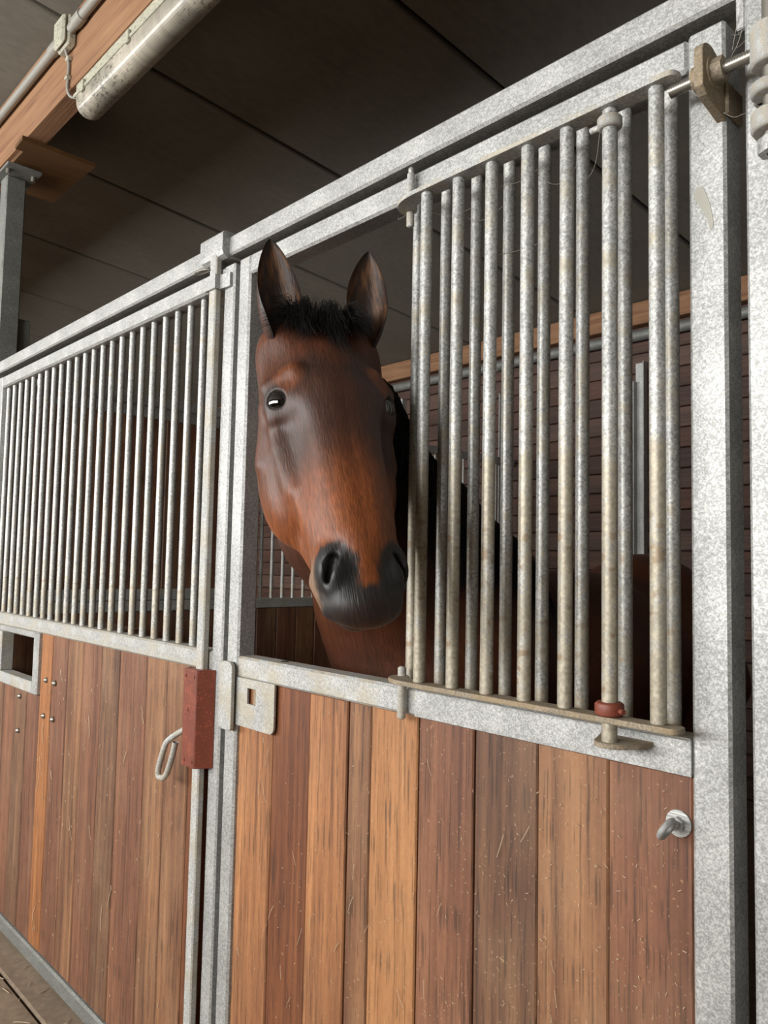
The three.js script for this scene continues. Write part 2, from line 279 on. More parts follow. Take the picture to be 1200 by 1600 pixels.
// ------------------------------------------------------------------ side partition and wall channels
function partition(x, label, zs) {
  const p = thing('side_partition', label, 'partition', [x, FLOOR, -1.8], 'partitions between the stalls');
  part('top_rail', cbox(x - 0.025, x + 0.025, 2.19, 2.24, -3.49, -0.14, 0.004, 'z'), M.zinc, p);
  part('sill_rail', cbox(x - 0.025, x + 0.025, 1.225, 1.275, -3.49, -0.14, 0.004, 'z'), M.zincDirt, p);
  part('bottom_rail', cbox(x - 0.025, x + 0.025, FLOOR, FLOOR + 0.05, -3.49, -0.14, 0.004, 'z'), M.zincDull, p);
  for (let k = 0; k < 46; k++) { const z = -0.20 - 0.0705 * k; if (z > -1.25) continue; part('bar', rod(x, z, 1.272, 2.192, 0.0095, 10, true), M.barC, p); }
  for (let k = 0; k < 26; k++) { const z = -0.14 - 0.1288 * k; part('board', cbox(x - 0.016, x + 0.016 + 0.003 * rnd(), FLOOR + 0.048, 1.227, z - 0.1255, z, 0.004, 'y'), W[[2, 3, 2, 4][k % 4]], p); }
  part('top_rail', cbox(x - 0.025, x + 0.025, 2.135, 2.188, -1.24, -0.14, 0.004, 'z'), M.zinc, p);
  part('sill_rail', cbox(x - 0.025, x + 0.025, 1.277, 1.330, -1.24, -0.14, 0.004, 'z'), M.zincDirt, p);
  for (let k = 0; k < 9; k++) { const z = -0.14 - 0.1222 * k; part('board', cbox(x - 0.016, x + 0.016 + 0.003 * rnd(), 1.328, 2.137, z - 0.1195, z, 0.004, 'y'), W[[2, 3, 2, 2][k % 4]], p); }
  part('divider', cbox(x - 0.025, x + 0.025, 1.275, 2.19, -1.285, -1.24, 0.003, 'y'), M.zincDull, p);
  for (const z of zs) part('stay', cbox(x - 0.012, x + 0.030, 1.275, 2.5, z - 0.02, z + 0.02, 0.003, 'y'), M.zinc, p);
  return p;
}
partition(-3.4, 'galvanised bar and board partition at the left side of the stall', [-2.345, -3.03]);
partition(-0.33, 'galvanised bar and board partition behind the right hinge post', []);
for (const [x, y1, lab] of [[-2.39, 2.78, 'pale steel channel standing on the back wall behind the grille'], [-3.46, 2.86, 'pale steel channel on the back wall at the end of the left partition']]) {
  const c = thing('wall_channel', lab, 'channel', [x, FLOOR, -3.47], 'steel channels on the back wall');
  part('web', cbox(x - 0.038, x + 0.038, FLOOR, y1, -3.497, -3.489, 0.002, 'y'), M.zinc, c);
  for (const s of [-1, 1]) part('flange', cbox(x + s * 0.034 - 0.004, x + s * 0.034 + 0.004, FLOOR, y1 - (s < 0 ? 0.12 : 0), -3.49, -3.45, 0.002, 'y'), M.zinc, c);
}
// ------------------------------------------------------------------ galvanised stall front
const R0 = 0.0105;
{ // fixed head rail
  const t = thing('head_rail', 'long galvanised square head rail running above both stall grilles', 'rail', [-2, 2.235, -0.025]);
  part('rail_tube', cbox(-9, -0.39, 2.235, 2.285, -0.05, 0, 0.005, 'x'), M.zinc, t);
  const sh = new THREE.Shape(); // folded keeper round the rail
  sh.moveTo(0.004, 2.229); sh.lineTo(0.016, 2.235); sh.lineTo(0.020, 2.245); sh.lineTo(0.020, 2.284); sh.quadraticCurveTo(0.020, 2.294, 0.010, 2.294); sh.lineTo(-0.054, 2.294); sh.lineTo(-0.054, 2.229); sh.lineTo(0.004, 2.229);
  const h = new THREE.Path(); h.moveTo(0.0005, 2.2345); h.lineTo(0.0005, 2.2855); h.lineTo(-0.0505, 2.2855); h.lineTo(-0.0505, 2.2345); h.lineTo(0.0005, 2.2345); sh.holes.push(h);
  const g = slab(sh, 0.108, 0.001); g.rotateY(-Math.PI / 2); g.translate(-1.640, 0, 0); part('bolt_keeper', g, M.zinc, t);
}
{ // fixed panel on the left
  const t = thing('stall_panel', 'left stall front panel with many upright bars over dark red-brown boards', 'stall panel', [-2.5, FLOOR, -0.025]);
  const X0 = -3.37, X1 = -1.613;
  part('top_rail', cbox(X0, X1 - 0.046, 2.163, 2.211, -0.05, 0, 0.006, 'x'), M.zinc, t);
  part('sill_rail', cbox(X0, X1 - 0.046, 1.202, 1.25, -0.05, 0, 0.005, 'x'), M.zincDirt, t);
  part('bottom_rail', cbox(-9, X1 - 0.046, 0.098, 0.15, -0.05, 0, 0.006, 'x'), M.zincDull, t);
  part('stile', cbox(X1 - 0.046, X1, FLOOR + 0.01, 2.211, -0.05, 0, 0.004, 'y'), M.zinc, t);
  part('stile', cbox(X0 - 0.046, X0, FLOOR + 0.01, 2.211, -0.05, 0, 0.004, 'y'), M.zinc, t);
  part('post_plate', cbox(-1.705, -1.66, 1.22, 2.165, -0.046, -0.040, 0.002, 'y'), M.zincDull, t);
  for (let k = 0; k < 23; k++) part('bar', rod(-1.795 - 0.0707 * k, -0.025, 1.248, 2.165, R0 * 0.95, 14, true), k % 2 ? M.barB : M.barC, t);
  const J = [[-1.698, 6], [-1.775, 4], [-1.896, 4], [-2.015, 2], [-2.187, 3], [-2.312, 2], [-2.45, 4], [-2.575, 2], [-2.71, 5], [-2.812, 2], [-2.94, 3], [-3.065, 2], [-3.19, 3], [-3.325, 2], [-3.37, 0]];
  for (let i = 0; i < J.length - 1; i++) {
    const a = J[i + 1][0], b = J[i][0], top = b <= -2.81 ? 0.985 : 1.203, z = -0.010 - 0.003 * rnd();
    part('board', cbox(a + 0.0018, b - 0.0018, 0.149, top, z - 0.028, z, 0.003, 'y'), W[J[i][1]], t);
  }
  part('edge_board', cbox(-1.697, -1.66, 0.15, 1.20, -0.046, -0.030, 0.002, 'y'), W[2], t);
  // feed hatch frame
  part('hatch_stile', cbox(-2.860, -2.813, 0.984, 1.202, -0.05, 0.002, 0.004, 'y'), M.zinc, t);
  part('hatch_sill', cbox(-3.37, -2.860, 0.984, 1.026, -0.05, 0.002, 0.004, 'x'), M.zincDirt, t);
  part('hatch_head', cbox(-3.37, -2.860, 1.178, 1.203, -0.05, -0.006, 0.004, 'x'), M.zinc, t);
  part('hatch_stile', cbox(-3.30, -3.215, 1.026, 1.178, -0.05, 0.0, 0.004, 'y'), M.zincDirt, t);
  // feed trough seen dark through the hatch
  part('trough_back', cbox(-3.36, -2.82, 0.80, 1.19, -0.40, -0.385, 0.003, 'y'), W[3], t);
  part('trough_bottom', cbox(-3.36, -2.82, 0.80, 0.815, -0.39, -0.052, 0.003, 'x'), W[3], t);
  for (const x of [-3.36, -2.835]) part('trough_side', cbox(x, x + 0.015, 0.815, 1.19, -0.386, -0.052, 0.003, 'y'), W[3], t);
  part('trough_lid', cbox(-3.36, -2.82, 1.19, 1.20, -0.40, -0.052, 0.003, 'x'), W[3], t);
  for (const [x, y] of [[-2.751, 1.045], [-2.674, 1.044], [-2.759, 0.922], [-2.676, 0.923], [-3.003, 0.956], [-3.004, 0.831]]) {
    const pts = [[0, 0.012], [0.005, 0.011], [0.0095, 0.005], [0.011, 0.0], [0, 0]].map(p => new THREE.Vector2(...p)).reverse();
    const g = new THREE.LatheGeometry(pts, 12); g.rotateX(Math.PI / 2); g.translate(x, y, -0.012); part('coach_bolt', g, M.steel, t);
  }
}
{ // sliding bolt on the meeting stile
  const t = thing('door_bolt', 'upright sliding bolt rod with red guard box and looped handle between the panels', 'bolt', [-1.66, FLOOR, 0.015]);
  part('bolt_rod', cbox(-1.700, -1.668, 0.11, 2.262, 0.002, 0.020, 0.003, 'y'), M.zincDirt, t);
  part('guide', (() => { const s = new THREE.Shape(); s.moveTo(-1.708, 0.001); s.lineTo(-1.708, 0.026); s.lineTo(-1.660, 0.026); s.lineTo(-1.660, 0.012); s.lineTo(-1.622, 0.007); s.lineTo(-1.622, 0.001); s.lineTo(-1.666, 0.001); s.lineTo(-1.666, 0.0205); s.lineTo(-1.702, 0.0205); s.lineTo(-1.702, 0.001); s.lineTo(-1.708, 0.001); const g = slab(s, 0.036, 0.001); g.rotateX(-Math.PI / 2); g.scale(1, 1, -1); flip(g); g.translate(0, 2.150, 0); return g; })(), M.zinc, t);
  part('spring_pin', tube([[-1.69, 2.207, 0.012], [-1.70, 2.207, 0.026], [-1.718, 2.206, 0.036], [-1.735, 2.204, 0.040], [-1.740, 2.203, 0.032], [-1.725, 2.204, 0.024], [-1.70, 2.206, 0.018]], 0.0022, 6, 40), M.steel, t);
  { // red guard: folded channel
    const s = new THREE.Shape(); s.moveTo(-1.716, 0.002); s.lineTo(-1.716, 0.036); s.quadraticCurveTo(-1.716, 0.041, -1.711, 0.041); s.lineTo(-1.662, 0.041); s.quadraticCurveTo(-1.657, 0.041, -1.655, 0.037); s.lineTo(-1.636, 0.002); s.lineTo(-1.642, 0.002); s.lineTo(-1.660, 0.036); s.lineTo(-1.711, 0.036); s.lineTo(-1.711, 0.002); s.lineTo(-1.716, 0.002);
    const g = slab(s, 0.232, 0.0008); g.rotateX(-Math.PI / 2); g.scale(1, 1, -1); flip(g); g.translate(0, 0.975, 0);
    const cover = part('guard_box', g, M.redPaint, t, 'red painted guard box');
    part('guard_cap', cbox(-1.712, -1.652, 1.201, 1.206, 0.003, 0.0365, 0.001), M.redPaint, cover);
    for (const [x, y] of [[-1.705, 1.19], [-1.666, 1.19], [-1.69, 1.11], [-1.70, 0.99], [-1.664, 0.99]]) part('rivet', cyl([x, y, 0.040], [x, y, 0.0435], 0.004, 8), M.redPaint, cover);
  }
  part('handle', tube([[-1.70, 1.062, 0.010], [-1.712, 1.06, 0.024], [-1.742, 1.045, 0.034], [-1.79, 1.015, 0.040], [-1.80, 1.0, 0.041], [-1.826, 0.935, 0.042], [-1.823, 0.924, 0.042], [-1.80, 0.925, 0.041], [-1.788, 0.935, 0.040], [-1.762, 0.99, 0.038], [-1.755, 1.02, 0.036]], 0.0075, 10, 60), M.zincDirt, t, 'bent looped steel handle');
}
function flip(g) { // restore winding after a mirror
  const n = g.index ? g.toNonIndexed() : g;
  for (const k of Object.keys(n.attributes)) { const a = n.attributes[k], s = a.itemSize; for (let i = 0; i < a.count; i += 3) for (let c = 0; c < s; c++) { const p = (i + 1) * s + c, q = (i + 2) * s + c, x = a.array[p]; a.array[p] = a.array[q]; a.array[q] = x; } g.setAttribute(k, a); }
  g.setIndex(null); return g;
}
{ // door on the right
  const t = thing('stall_door', 'galvanised stall door with tan and brown boards, the horse looking out above', 'stall door', [-1, FLOOR, -0.025]);
  const X0 = -1.592, X1 = -0.411;
  part('stile', cbox(X0, X0 + 0.048, 0.12, 2.211, -0.05, 0, 0.005, 'y'), M.zinc, t);
  part('stile', cbox(X1 - 0.051, X1, 0.12, 2.214, -0.05, 0, 0.004, 'y'), M.zinc, t);
  part('top_rail', cbox(X0 + 0.048, X1 - 0.051, 2.163, 2.211, -0.05, 0, 0.005, 'x'), M.zinc, t);
  part('sill_rail', cbox(X0 + 0.048, X1 - 0.051, 1.201, 1.25, -0.05, 0, 0.005, 'x'), M.zincDirt, t);
  part('sill_plate', cbox(-0.967, X1 - 0.051, 1.2015, 1.2485, -0.001, 0.0018, 0.0008, 'x'), M.zinc, t, 'clean zinc plate on the sill');
  part('bottom_rail', cbox(X0 + 0.048, X1 - 0.051, 0.12, 0.168, -0.05, 0, 0.005, 'x'), M.zinc, t);
  for (let k = 0; k < 8; k++) part('bar', rod(-1.003 + 0.072 * k, -0.025, 1.248, 2.165, R0, 18, true), k === 0 ? M.barA : M.barB, t);
  const J = [[-1.544, 0], [-1.411, 6], [-1.279, 0], [-1.157, 4], [-1.092, 1], [-0.967, 2], [-0.838, 3], [-0.711, 4], [-0.5885, 2], [-0.4635, 0]];
  for (let i = 0; i < J.length - 1; i++) {
    const a = J[i][0], b = J[i + 1][0], z = -0.007 - 0.004 * rnd(), gp = [0.0004, 0.0011, 0.0006, 0.0012, 0.0013, 0.0012, 0.0020, 0.0012, 0.001, 0.001];
    part('board', cbox(a + gp[i], b - gp[i + 1], 0.166, 1.2005, z - 0.03, z, 0.0025, 'y'), W[J[i][1]], t);
  }
  part('board_backing', cbox(-1.53, -0.47, 0.18, 1.19, -0.049, -0.042, 0.001, 'y'), W[3], t);
  { // corner plate with square hole
    const s = new THREE.Shape(); s.moveTo(-1.543, 1.2015); s.lineTo(-1.394, 1.2015); s.lineTo(-1.394, 1.112); s.quadraticCurveTo(-1.394, 1.094, -1.412, 1.094); s.lineTo(-1.543, 1.094); s.lineTo(-1.543, 1.2015);
    const h = new THREE.Path(); h.moveTo(-1.499, 1.183); h.lineTo(-1.499, 1.146); h.lineTo(-1.463, 1.146); h.lineTo(-1.463, 1.183); h.lineTo(-1.499, 1.183); s.holes.push(h);
    const g = slab(s, 0.006, 0.001); g.translate(0, 0, -0.005); part('corner_plate', g, M.zincDirt, t);
    part('lock_cheek', cbox(-1.482, -1.463, 1.146, 1.183, -0.0068, -0.0045, 0.001), M.rusty, t);
    const k = new THREE.Shape(); const a = -1.592, b = -1.542, y0 = 1.082, y1 = 1.235, r = 0.018;
    k.moveTo(a + r, y0); k.lineTo(b - 0.006, y0); k.quadraticCurveTo(b, y0, b, y0 + 0.006); k.lineTo(b, y1 - r); k.quadraticCurveTo(b, y1, b - r, y1); k.lineTo(a + r, y1); k.quadraticCurveTo(a, y1, a, y1 - r); k.lineTo(a, y0 + r); k.quadraticCurveTo(a, y0, a + r, y0);
    const kg = slab(k, 0.010, 0.002); kg.translate(0, 0, 0.007); part('striker', kg, M.zincDirt, t);
    part('striker_pad', cbox(-1.575, -1.55, 1.10, 1.22, 0, 0.008, 0.001), M.zinc, t);
  }
  // sill holes
  part('bolt_hole', cyl([-1.40, 1.2505, -0.03], [-1.40, 1.2512, -0.03], 0.009, 14), M.gap, t);
  // drop bolt socket on the sill
  { const s = new THREE.Shape(); s.moveTo(-0.594, 0.0); s.lineTo(-0.515, 0.0); s.lineTo(-0.520, 0.030); s.quadraticCurveTo(-0.535, 0.062, -0.556, 0.062); s.quadraticCurveTo(-0.575, 0.062, -0.580, 0.035); s.lineTo(-0.594, 0.0);
    const g = slab(s, 0.007, 0.001); g.rotateX(Math.PI / 2); g.translate(0, 1.238, 0); part('bolt_socket', g, M.rusty, t); }
  // eye bolt in the last board
  { const e = part('eye_bolt', merge([cyl([-0.483, 1.137, -0.008], [-0.483, 1.137, -0.004], 0.0175, 20), cyl([-0.483, 1.137, -0.006], [-0.483, 1.137, 0.016], 0.0055, 12), cyl([-0.483, 1.137, -0.004], [-0.483, 1.137, 0.003], 0.010, 6)]), M.zinc, t);
    const r = new THREE.TorusGeometry(0.013, 0.0042, 10, 28); r.rotateX(Math.PI / 2); r.rotateZ(1.05); r.translate(-0.483, 1.137, 0.029); part('eye_ring', r, M.zinc, e); }
  // adjustable hinge: lug, nuts, threaded rod
  { const s = new THREE.Shape(); s.moveTo(0, 2.130); s.lineTo(0.028, 2.148); s.quadraticCurveTo(0.042, 2.154, 0.054, 2.150); s.quadraticCurveTo(0.067, 2.146, 0.067, 2.134); s.lineTo(0.067, 2.090); s.lineTo(0.056, 2.083); s.lineTo(0, 2.072); s.lineTo(0, 2.130);
    const g = slab(s, 0.012, 0.0015); g.rotateY(-Math.PI / 2); g.translate(-0.4105, 0, 0); const lug = part('hinge_lug', g, M.rusty, t, 'rusty hinge lug');
    part('lug_gusset', cbox(-0.4112, -0.4055, 2.078, 2.122, -0.046, 0.004, 0.002), M.rusty, lug);
    const Y = 2.118, Z = 0.038, pr = []; pr.push(new THREE.Vector2(0, 0)); for (let i = 0; i <= 34; i++) { pr.push(new THREE.Vector2(0.0088, 0.0032 * i)); pr.push(new THREE.Vector2(0.0062, 0.0032 * i + 0.0016)); } pr.push(new THREE.Vector2(0, 0.112));
    const th = new THREE.LatheGeometry(pr, 14); th.rotateZ(-Math.PI / 2); th.translate(-0.468, Y, Z); part('threaded_rod', th, M.steel, lug);
    for (const [x0, x1] of [[-0.4085, -0.395], [-0.4355, -0.4225]]) { const n = cyl([x0, Y, Z], [x1, Y, Z], 0.0165, 6); part('hex_nut', n, M.rusty, lug); }
    part('washer', cyl([-0.4107, Y, Z], [-0.4085, Y, Z], 0.0205, 20), M.rusty, lug); }
  // dried splash on the right stile
  { const s = new THREE.Shape(); s.moveTo(-0.452, 1.975); s.bezierCurveTo(-0.458, 1.99, -0.446, 1.997, -0.44, 1.985); s.bezierCurveTo(-0.434, 1.97, -0.43, 1.955, -0.428, 1.935); s.bezierCurveTo(-0.428, 1.925, -0.434, 1.925, -0.434, 1.935); s.bezierCurveTo(-0.436, 1.95, -0.446, 1.962, -0.452, 1.975);
    const g = slab(s, 0.0012, 0.0003); g.translate(0, 0, -0.0004); part('dried_splash', g, new THREE.MeshStandardMaterial({ color: 0xa8a59a, roughness: 0.7 }), t); }
  // straw dust caught on the boards
  const fl = [];
  const fleck = (x, y, L, w, a) => { const c = rr(-0.4, 0.4) * L, g = tube([[x - Math.sin(a) * L / 2, y - Math.cos(a) * L / 2, -0.0055], [x + c * 0.12, y, -0.0045], [x + Math.sin(a) * L / 2, y + Math.cos(a) * L / 2, -0.0055]], w, 4, 4); fl.push(g); };
  for (let i = 0; i < 620; i++) { const u = Math.pow(rnd(), 0.55), x = mix(-1.53, -0.472, u); fleck(x, rr(0.35, 1.19), rr(0.0012, 0.0055), rr(0.0003, 0.0006), rr(-1.6, 1.6)); }
  for (let i = 0; i < 30; i++) fleck(rr(-1.53, -0.48), rr(0.5, 1.17), rr(0.012, 0.045), rr(0.0003, 0.0006), rr(-0.6, 0.6));
  const st = part('straw_flecks', merge(fl), M.straw, t); st.userData.kind = 'stuff'; st.userData.label = 'fine pale straw dust stuck on boards';
}
{ // small straw flecks on the left panel are part of it too
  const t = scene.getObjectByName('stall_panel'), fl = [];
  for (let i = 0; i < 110; i++) { const L = rnd() < 0.15 ? rr(0.03, 0.09) : rr(0.004, 0.012), x = rr(-2.8, -1.78), y = rr(0.2, 1.1), a = rr(-0.5, 0.5); fl.push(tube([[x - Math.sin(a) * L / 2, y - Math.cos(a) * L / 2, -0.0085], [x + rr(-.1, .1) * L, y, -0.0075], [x + Math.sin(a) * L / 2, y + Math.cos(a) * L / 2, -0.0085]], rr(0.0005, 0.0010), 4, 4)); }
  const st = part('straw_flecks', merge(fl), M.straw, t); st.userData.kind = 'stuff'; st.userData.label = 'pale straw bits stuck on boards';
}
{ // swing grille in front of the door's fixed bars
  const t = thing('swing_grille', 'small swing grille of dirty round bars hung in front of the fixed door bars', 'grille', [-0.7, 1.26, 0.045]);
  const strap = () => { const s = new THREE.Shape(), z0 = 0.031, z1 = 0.060; s.moveTo(-0.468, z0); s.quadraticCurveTo(-0.453, z0, -0.453, 0.045); s.quadraticCurveTo(-0.453, z1, -0.468, z1); s.lineTo(-0.925, z1); s.bezierCurveTo(-0.968, z1, -0.995, 0.052, -1.003, 0.022); s.bezierCurveTo(-1.008, 0.002, -0.982, -0.004, -0.974, 0.012); s.bezierCurveTo(-0.962, 0.028, -0.945, z0, -0.925, z0); s.lineTo(-0.468, z0);
    const g = slab(s, 0.008, 0.001); g.rotateX(-Math.PI / 2); g.scale(1, 1, -1); return flip(g); };
  const a = strap(); a.translate(0, 2.128, 0); part('top_strap', a, M.zincDirt, t);
  const b = strap(); b.translate(0, 1.264, 0); part('bottom_strap', b, M.rusty, t);
  for (const x of [-0.9145, -0.8405, -0.769, -0.6975, -0.6265, -0.485]) part('bar', rod(x, 0.0455, 1.271, 2.129, R0, 20, true), M.barA, t);
  part('hinge_pin', rod(-0.989, 0.012, 2.10, 2.205, 0.0075, 12), M.zincDirt, t); part('hinge_pin', rod(-0.989, 0.012, 1.195, 1.288, 0.008, 12), M.zincDirt, t);
  for (const y of [2.207]) part('pin_cap', rod(-0.989, 0.012, y - 0.004, y + 0.008, 0.0055, 12), M.zinc, t);
  const d = part('drop_bolt', rod(-0.5555, 0.0455, 1.231, 2.128, R0, 20, true), M.barA, t, 'loose round drop bolt');
  const col = (y0, y1, r, m, n) => { const p = [[0.011, 0], [r - 0.003, 0], [r, 0.003], [r, y1 - y0 - 0.003], [r - 0.003, y1 - y0], [0.011, y1 - y0]].map(q => new THREE.Vector2(...q)); const g = new THREE.LatheGeometry(p, 24); g.translate(-0.5555, y0, 0.0455); part(n, g, m, d); };
  col(1.2725, 1.291, 0.0195, M.redPaint, 'stop_ring'); col(2.098, 2.116, 0.0175, M.zincDirt, 'collar');
  part('collar_screw', cyl([-0.573, 2.107, 0.0455], [-0.586, 2.107, 0.0455], 0.005, 8), M.zincDirt, d); part('ring_screw', cyl([-0.538, 1.281, 0.05], [-0.530, 1.281, 0.053], 0.004, 8), M.redPaint, d);
}
{ // hinge post at the right
  const t = thing('hinge_post', 'thick galvanised post at the right edge carrying the door hinges', 'post', [-0.345, FLOOR, -0.04]);
  part('post_tube', cbox(-0.386, -0.305, FLOOR, 3.15, -0.08, 0, 0.004, 'y'), M.zinc, t);
  const kn = (y0, y1, r) => { const p = [[0.0, 0], [r - 0.004, 0], [r, 0.004], [r, y1 - y0 - 0.004], [r - 0.004, y1 - y0], [0.0, y1 - y0]].map(q => new THREE.Vector2(...q)); const g = new THREE.LatheGeometry(p, 24); g.translate(-0.341, y0, 0.033); return g; };
  part('hinge_knuckle', kn(2.096, 2.150, 0.024), M.zincDirt, t); part('hinge_pin', kn(1.985, 2.20, 0.010), M.steel, t);
  part('hinge_bracket', merge([kn(2.058, 2.076, 0.024), cbox(-0.365, -0.317, 2.058, 2.076, -0.005, 0.03, 0.002)]), M.zincDirt, t);
  part('hinge_bracket', merge([kn(2.012, 2.04, 0.024), cbox(-0.365, -0.317, 2.014, 2.038, -0.005, 0.03, 0.002)]), M.zincDirt, t);
  part('pin_nut', cyl([-0.341, 1.985, 0.033], [-0.341, 2.004, 0.033], 0.0165, 6), M.zinc, t);
  part('rail_cleat', cbox(-0.398, -0.386, 2.19, 2.36, -0.045, -0.004, 0.002, 'y'), M.zinc, t);
}
// ------------------------------------------------------------------ cobwebs and straw
{
  const web = (name, label, list) => { const t = thing(name, label, 'cobweb', list[0][0]); for (const pts of list) part('web_thread', tube(pts, 0.0003 + 0.0002 * rnd(), 4, 12), M.web, t); };
  web('cobweb', 'dusty cobweb threads hanging between the upper hinge and head rail', [
    [[-0.405, 2.17, -0.01], [-0.398, 2.19, -0.004], [-0.385, 2.235, 0.001]], [[-0.41, 2.20, -0.02], [-0.40, 2.19, -0.012], [-0.386, 2.19, -0.008]], [[-0.41, 2.185, -0.03], [-0.40, 2.178, -0.02], [-0.386, 2.185, -0.02]],
    [[-0.409, 2.165, -0.015], [-0.398, 2.172, -0.008], [-0.386, 2.21, -0.01]], [[-0.405, 2.07, 0.02], [-0.395, 2.063, 0.012], [-0.384, 2.068, 0.002]], [[-0.41, 2.21, -0.04], [-0.4, 2.20, -0.03], [-0.387, 2.225, -0.03]]]);
  web('cobweb', 'dusty cobweb threads strung between the tops of the door bars', [
    [[-0.92, 2.10, 0.04], [-0.89, 2.09, 0.01], [-0.86, 2.105, -0.015]], [[-0.85, 2.08, 0.04], [-0.82, 2.055, 0.02], [-0.787, 2.09, -0.02]], [[-0.77, 2.09, 0.04], [-0.74, 2.10, 0.01], [-0.715, 2.13, -0.02]],
    [[-0.70, 2.10, 0.04], [-0.67, 2.07, 0.01], [-0.643, 2.11, -0.02]], [[-0.63, 2.03, 0.04], [-0.60, 2.06, 0.02], [-0.57, 2.11, 0.045]], [[-0.99, 2.13, 0.01], [-1.01, 2.12, 0.02], [-1.03, 2.135, 0.004]], [[-0.77, 1.975, 0.04], [-0.745, 1.985, 0.01], [-0.715, 2.0, -0.02]]]);
  const st = []; const lay = (x, z, L, a, r) => st.push(tube([[x - Math.cos(a) * L / 2, FLOOR + 0.004, z - Math.sin(a) * L / 2], [x, FLOOR + 0.004 + 0.04 * L, z + 0.02 * L], [x + Math.cos(a) * L / 2, FLOOR + 0.004, z + Math.sin(a) * L / 2]], r, 5, 6));
  for (let i = 0; i < 60; i++) lay(rr(-3.4, -1.9), 0.012 + Math.pow(rnd(), 1.6) * 0.5, rr(0.015, 0.06), rr(0, 3.1), rr(0.0006, 0.0013));
  const s = new THREE.Mesh(merge(st), M.straw); s.name = 'loose_straw'; s.castShadow = s.receiveShadow = true; s.userData = { label: 'pale straw scattered on the floor along the bottom rail', category: 'straw', kind: 'stuff' }; scene.add(s);
}
